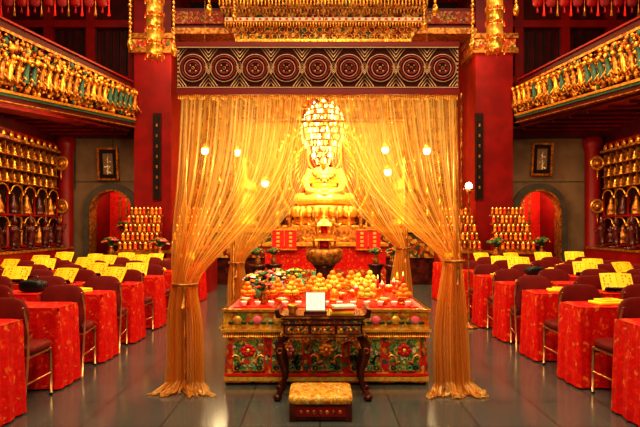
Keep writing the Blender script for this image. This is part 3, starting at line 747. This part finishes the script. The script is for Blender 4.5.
for x,y in ((-.95,11.5),(1.15,11.5),(-1.25,11.2),(1.45,11.2)):
    b=MB(); b.lathe([(.16,0),(.17,.05),(.1,.1),(.1,.6),(.17,.7),(.18,.74)],(x,y,0),ROSE,12); b.obj('plant_stand')
    place(random.choice(BQ[:2]),'flower_arrangement',(x,y,.745),0,1.3)
# filigree chandelier
b=MB(); cx,cy=.06,9.9
b.tube([(cx,cy,3.6),(cx,cy,8.5)],.012,GOLDD)
for ti,(z,R,n) in enumerate(((3.66,.16,16),(3.55,.26,26),(3.44,.33,34),(3.33,.37,38),(3.22,.385,40),(3.11,.37,38),(3.0,.33,34),(2.9,.27,28),(2.81,.2,20),(2.72,.12,14))):
    b.torus((cx,cy,z),R,.014,GOLDD,axis='Z',seg=28)
    for k in range(n):
        a=2*pi*k/n; x=cx+R*math.cos(a); y=cy+R*math.sin(a)
        b.lathe([(.004,0),(.017,-.03),(.02,-.05),(.01,-.075),(.014,-.09),(.003,-.11)],(x,y,z),CRYB if (k+ti)%5==0 else (GOLDD if (k+ti)%3==0 else CRYS),6)
        if k%4==0: b.lathe([(.012,.01),(.018,.03),(.004,.06)],(x,y,z),CRYB,6)
    for k in range(4): a=pi*k/2; b.tube([(cx,cy,z+.05),(cx+R*math.cos(a),cy+R*math.sin(a),z)],.01,GOLD,5)
b.lathe([(.02,2.5),(.05,2.56),(.06,2.6),(.03,2.68),(.03,3.6),(.09,3.68),(.02,3.76)],(cx,cy,0),GOLDB,14)
b.obj('filigree_chandelier')
# hanging gold eave over altar
b=MB(); y=12.2; c=.07
def row(z,hw,h,m1,n,r):
    b.box((c,y,z),(2*hw,.5,.04),GOLDD)
    for i in range(n):
        x=c-hw+(i+.5)*2*hw/n
        b.lathe([(r*.5,0),(r,-h*.3),(r*.6,-h*.5),(r*.9,-h*.75),(r*.1,-h)],(x,y-.26,z),m1,7)
row(6.9,2.35,.2,GOLD,60,.028); row(6.65,2.28,.18,GOLDD,60,.03); row(6.4,2.25,.2,GOLD,60,.028); row(6.18,2.2,.17,GOLDD,60,.03)
b.box((c,y+.02,6.5),(4.3,.4,1.0),CARVE); b.box((c,y-.24,5.93),(4.2,.05,.07),CREAM)
for i in range(30): b.box((c-2.05+i*.141,y-.27,5.93),(.05,.01,.04),REDB)
pl=[(c-2.15,5.88),(c-1.85,5.5),(c+1.85,5.5),(c+2.15,5.88)]
b.prism(pl,y-.1,y+.1,CARVE)
for i in range(24):
    for r in range(2): b.torus((c-1.85+i*.161,y-.13,5.6+r*.15),.06,.012,GOLD,seg=10,rs=4)
row(5.88,2.12,.12,GOLD,70,.02); b.box((c,y-.12,5.48),(3.75,.3,.05),GOLD)
for i in range(50): b.lathe([(.015,0),(.02,-.03),(.003,-.07)],(c-1.85+i*3.7/49,y-.26,5.48),GOLD,5)
for q in (-1,1):
    b.tube([(c+q*2.1,y,6.9),(c+q*2.1,y,8.5)],.03,GOLD)
b.obj('gilded_eave_canopy')
def dhv():
    b=MB(); b.tube([(0,0,1.5),(0,0,3.9)],.01,GOLDD)
    b.lathe([(.02,1.55),(.1,1.5),(.2,1.42),(.21,1.38),(.15,1.36)],(0,0,0),GOLD,16)
    for t in range(5):
        z=1.36-t*.25; b.lathe([(.15,0),(.165,-.02),(.145,-.05),(.15,-.19),(.17,-.22),(.13,-.24)],(0,0,z),GOLDB if t%2 else GOLD,16,wave=.03,nw=8)
        for k in range(12): a=pi*k/6; b.tube([(.165*math.cos(a),.165*math.sin(a),z-.2),(.168*math.cos(a),.168*math.sin(a),z-.28)],[.01,.014],REDB if k%2 else GOLD,5)
    return b.mesh('victory_banner')
DV=dhv()
place(DV,'victory_banner',(-2.95,10,4.4)); place(DV,'victory_banner',(3.12,10,4.5))
def beads(L,s):
    b=MB(); n=int(L/.07)
    for k in range(n):
        z=k*.07+.15; r=(.022 if k%4 else .038)*s
        b.sup((0,0,z),(r,r,.033),GOLDB if k%4 else GOLD,seg=8,rings=5)
    b.lathe([(.04*s,.14),(.05*s,.08),(.03*s,.0),(.005,0)],(0,0,0),GOLD,10); b.tube([(0,0,L),(0,0,L+3)],.006,GOLDD)
    return b.mesh('bead_garland')
BD=beads(1.8,1)
for x,y,z in ((-3.05,9,4.35),(-2.35,9,4.25),(-1.78,9,4.9),(1.85,9,4.9),(2.45,9,4.35),(3.15,9,4.9),(1.95,10.5,5.2),(-1.6,10.5,5.35)): place(BD,'bead_garland',(x,y,z))
# red hanging swags at both upper corners
for sg in (-1,1):
    b=MB()
    for i in range(12):
        x=sg*(4.35+i*.27); y=11.2; z=6.0
        b.sup((x,y,z+.1),(.11,.05,.2),WINE if i%2 else RED,.6,.8,12,8)
        b.torus((x,y-.05,z+.12),.05,.012,GOLDD,seg=12,rs=4)
        b.tube([(x+.13,y,z+.25),(x+.13,y,z-.1),(x+.13,y,z-.28)],[.01,.012,.03],GOLDD if i%2 else REDB,6)
        b.tube([(x,y,z-.1),(x,y,z-.22)],[.01,.03],RED,6)
    b.box((sg*5.85,11.2,6.32),(3.4,.12,.1),RED); b.box((sg*5.85,11.13,6.32),(3.4,.03,.04),GOLDD)
    for k in range(4): b.tube([(sg*(4.3+k),11.2,6.35),(sg*(4.3+k),11.2,8.5)],.012,GOLDD,4)
    b.obj('red_swag_pelmet')
for x,z in ((-2.26,3.0),(-1.63,2.97),(-1.08,2.36),(1.28,3.02),(1.33,2.58),(2.1,3.0)):
    b=MB(); b.tube([(0,0,.1),(0,0,8.5-z)],.006,GOLDD,5); b.lathe([(.03,.14),(.06,.09),(.08,.05),(.075,.04)],(0,0,0),GOLD,14); b.sup((0,0,0),(.07,.07,.08),BULB)
    b.obj('pendant_lamp',(x,11,z))
b=MB(); b.lathe([(.14,0),(.14,.02),(.02,.05),(.014,.1),(.014,1.98),(.04,2.02),(.04,2.05)],(0,0,0),GOLDD,16); b.sup((0,0,2.11),(.05,.05,.055),BULB,seg=16,rings=12)
b.torus((0,0,2.06),.07,.01,GOLDD,axis='Z'); b.obj('globe_floor_lamp',(2.22,8.35,0))
b=MB()
b.tube([(0,0,.05),(0,0,.2),(0,0,.36),(0,0,.42)],[.07,.075,.08,.05],ROSE,12); b.sup((0,0,.5),(.05,.055,.065),GOLDD); b.tube([(0,0,.54),(0,0,.62)],[.04,.01],GOLDD)
for q in (-1,1):
    b.tube([(q*.04,0,.15),(q*.07,-.02,.08),(q*.07,0,.0)],[.05,.035,.03],GOLDD); b.tube([(q*.07,0,.39),(q*.15,-.03,.3),(q*.17,-.08,.42+.06*q)],[.035,.028,.02],GOLDD)
b.box((0,0,0),(.26,.2,.04),GOLDD)
GM=fuse(b,'guardian_statuette',.012)
if len(GM.materials)==0: GM.materials.append(GOLDD)
for sg,x in ((-1,-5.98),(1,6.45)):
    b=MB(); b.box((x,9.4,.5),(.3,7.6,1.0),RED); b.box((x,9.4,1.01),(.34,7.7,.04),GOLDD); b.obj('statue_ledge')
    for i in range(12): place(GM,'guardian_statuette',(x,6+i*.62,1.055),sg*pi/2*-1,1.1)

# ------------------------------------------------------------ lights
def area(name,loc,size,power,col=(1,.76,.47),rot=(0,0,0),sy=None):
    l=bpy.data.lights.new(name,'AREA'); l.shape='RECTANGLE'; l.size=size; l.size_y=sy or size; l.energy=power; l.color=col
    o=bpy.data.objects.new(name,l); S.collection.objects.link(o); o.location=loc; o.rotation_euler=rot; return o
def point(name,loc,power,col=(1,.68,.34),r=.1):
    l=bpy.data.lights.new(name,'POINT'); l.energy=power; l.color=col; l.shadow_soft_size=r
    o=bpy.data.objects.new(name,l); S.collection.objects.link(o); o.location=loc; return o
area('ceiling_light_c',(0,3,8.2),2.5,440)
area('ceiling_light_l',(-3.9,6.5,8.2),1.2,410,sy=8); area('ceiling_light_r',(4.1,6.5,8.2),1.2,410,sy=8)
area('front_hall_light',(0,-1.5,5.5),3,240,rot=(math.radians(55),0,0))
for sg,x in ((-1,-5.4),(1,5.9)):
    area('niche_fill',(x-sg*.4,10,3.6),.3,60,(1,.64,.3),rot=(0,sg*-.6,0),sy=6)  # added fill strip without a fixture, brightens the niche wall
    area('balcony_wash',(sg*3.4,10,5.6),.5,110,(1,.62,.26),rot=(0,sg*-math.radians(75)*1,0),sy=7)
point('door_lamp_l',(-5.25,14.9,2.5),28); point('door_lamp_r',(5.53,14.9,2.5),60)
area('buddha_light',(.1,13.7,4.9),1.2,420,(1,.74,.38),rot=(math.radians(38),0,0))
area('altar_light',(.1,11.0,5.2),2.5,190,(1,.72,.36),rot=(math.radians(15),0,0))
area('recess_up',(.1,16.6,7.6),5,45,(1,.62,.26),sy=1)
for x in (-.75,.78): point('canopy_glow_fill',(x,5.9,2.1),52,(1,.8,.5),.15)  # added points with no bulb, make the front curtains and offerings glow
for x in (-1.9,1.9): point('pendant_glow',(x,10.6,2.7),70,(1,.74,.38),.1)
for x in (-.75,.75): point('canopy_rear_fill',(x,8.8,2.4),36,(1,.78,.44),.1)  # added unseen points behind the canopy, light the curtains from the back
w=bpy.data.worlds.new('w'); S.world=w; w.use_nodes=True; w.node_tree.nodes['Background'].inputs[0].default_value=(1,.62,.36,1); w.node_tree.nodes['Background'].inputs[1].default_value=.1
c=bpy.data.cameras.new('cam'); co=bpy.data.objects.new('camera',c); S.collection.objects.link(co)
co.location=(0,0,1.5); co.rotation_euler=(pi/2,0,0); c.lens=31.5; c.sensor_width=36; c.shift_y=.021; c.clip_end=60
S.camera=co
S.view_settings.view_transform='Standard'; S.view_settings.exposure=.12
try: S.view_settings.look='Medium High Contrast'
except Exception as e: print('look n/a',e)
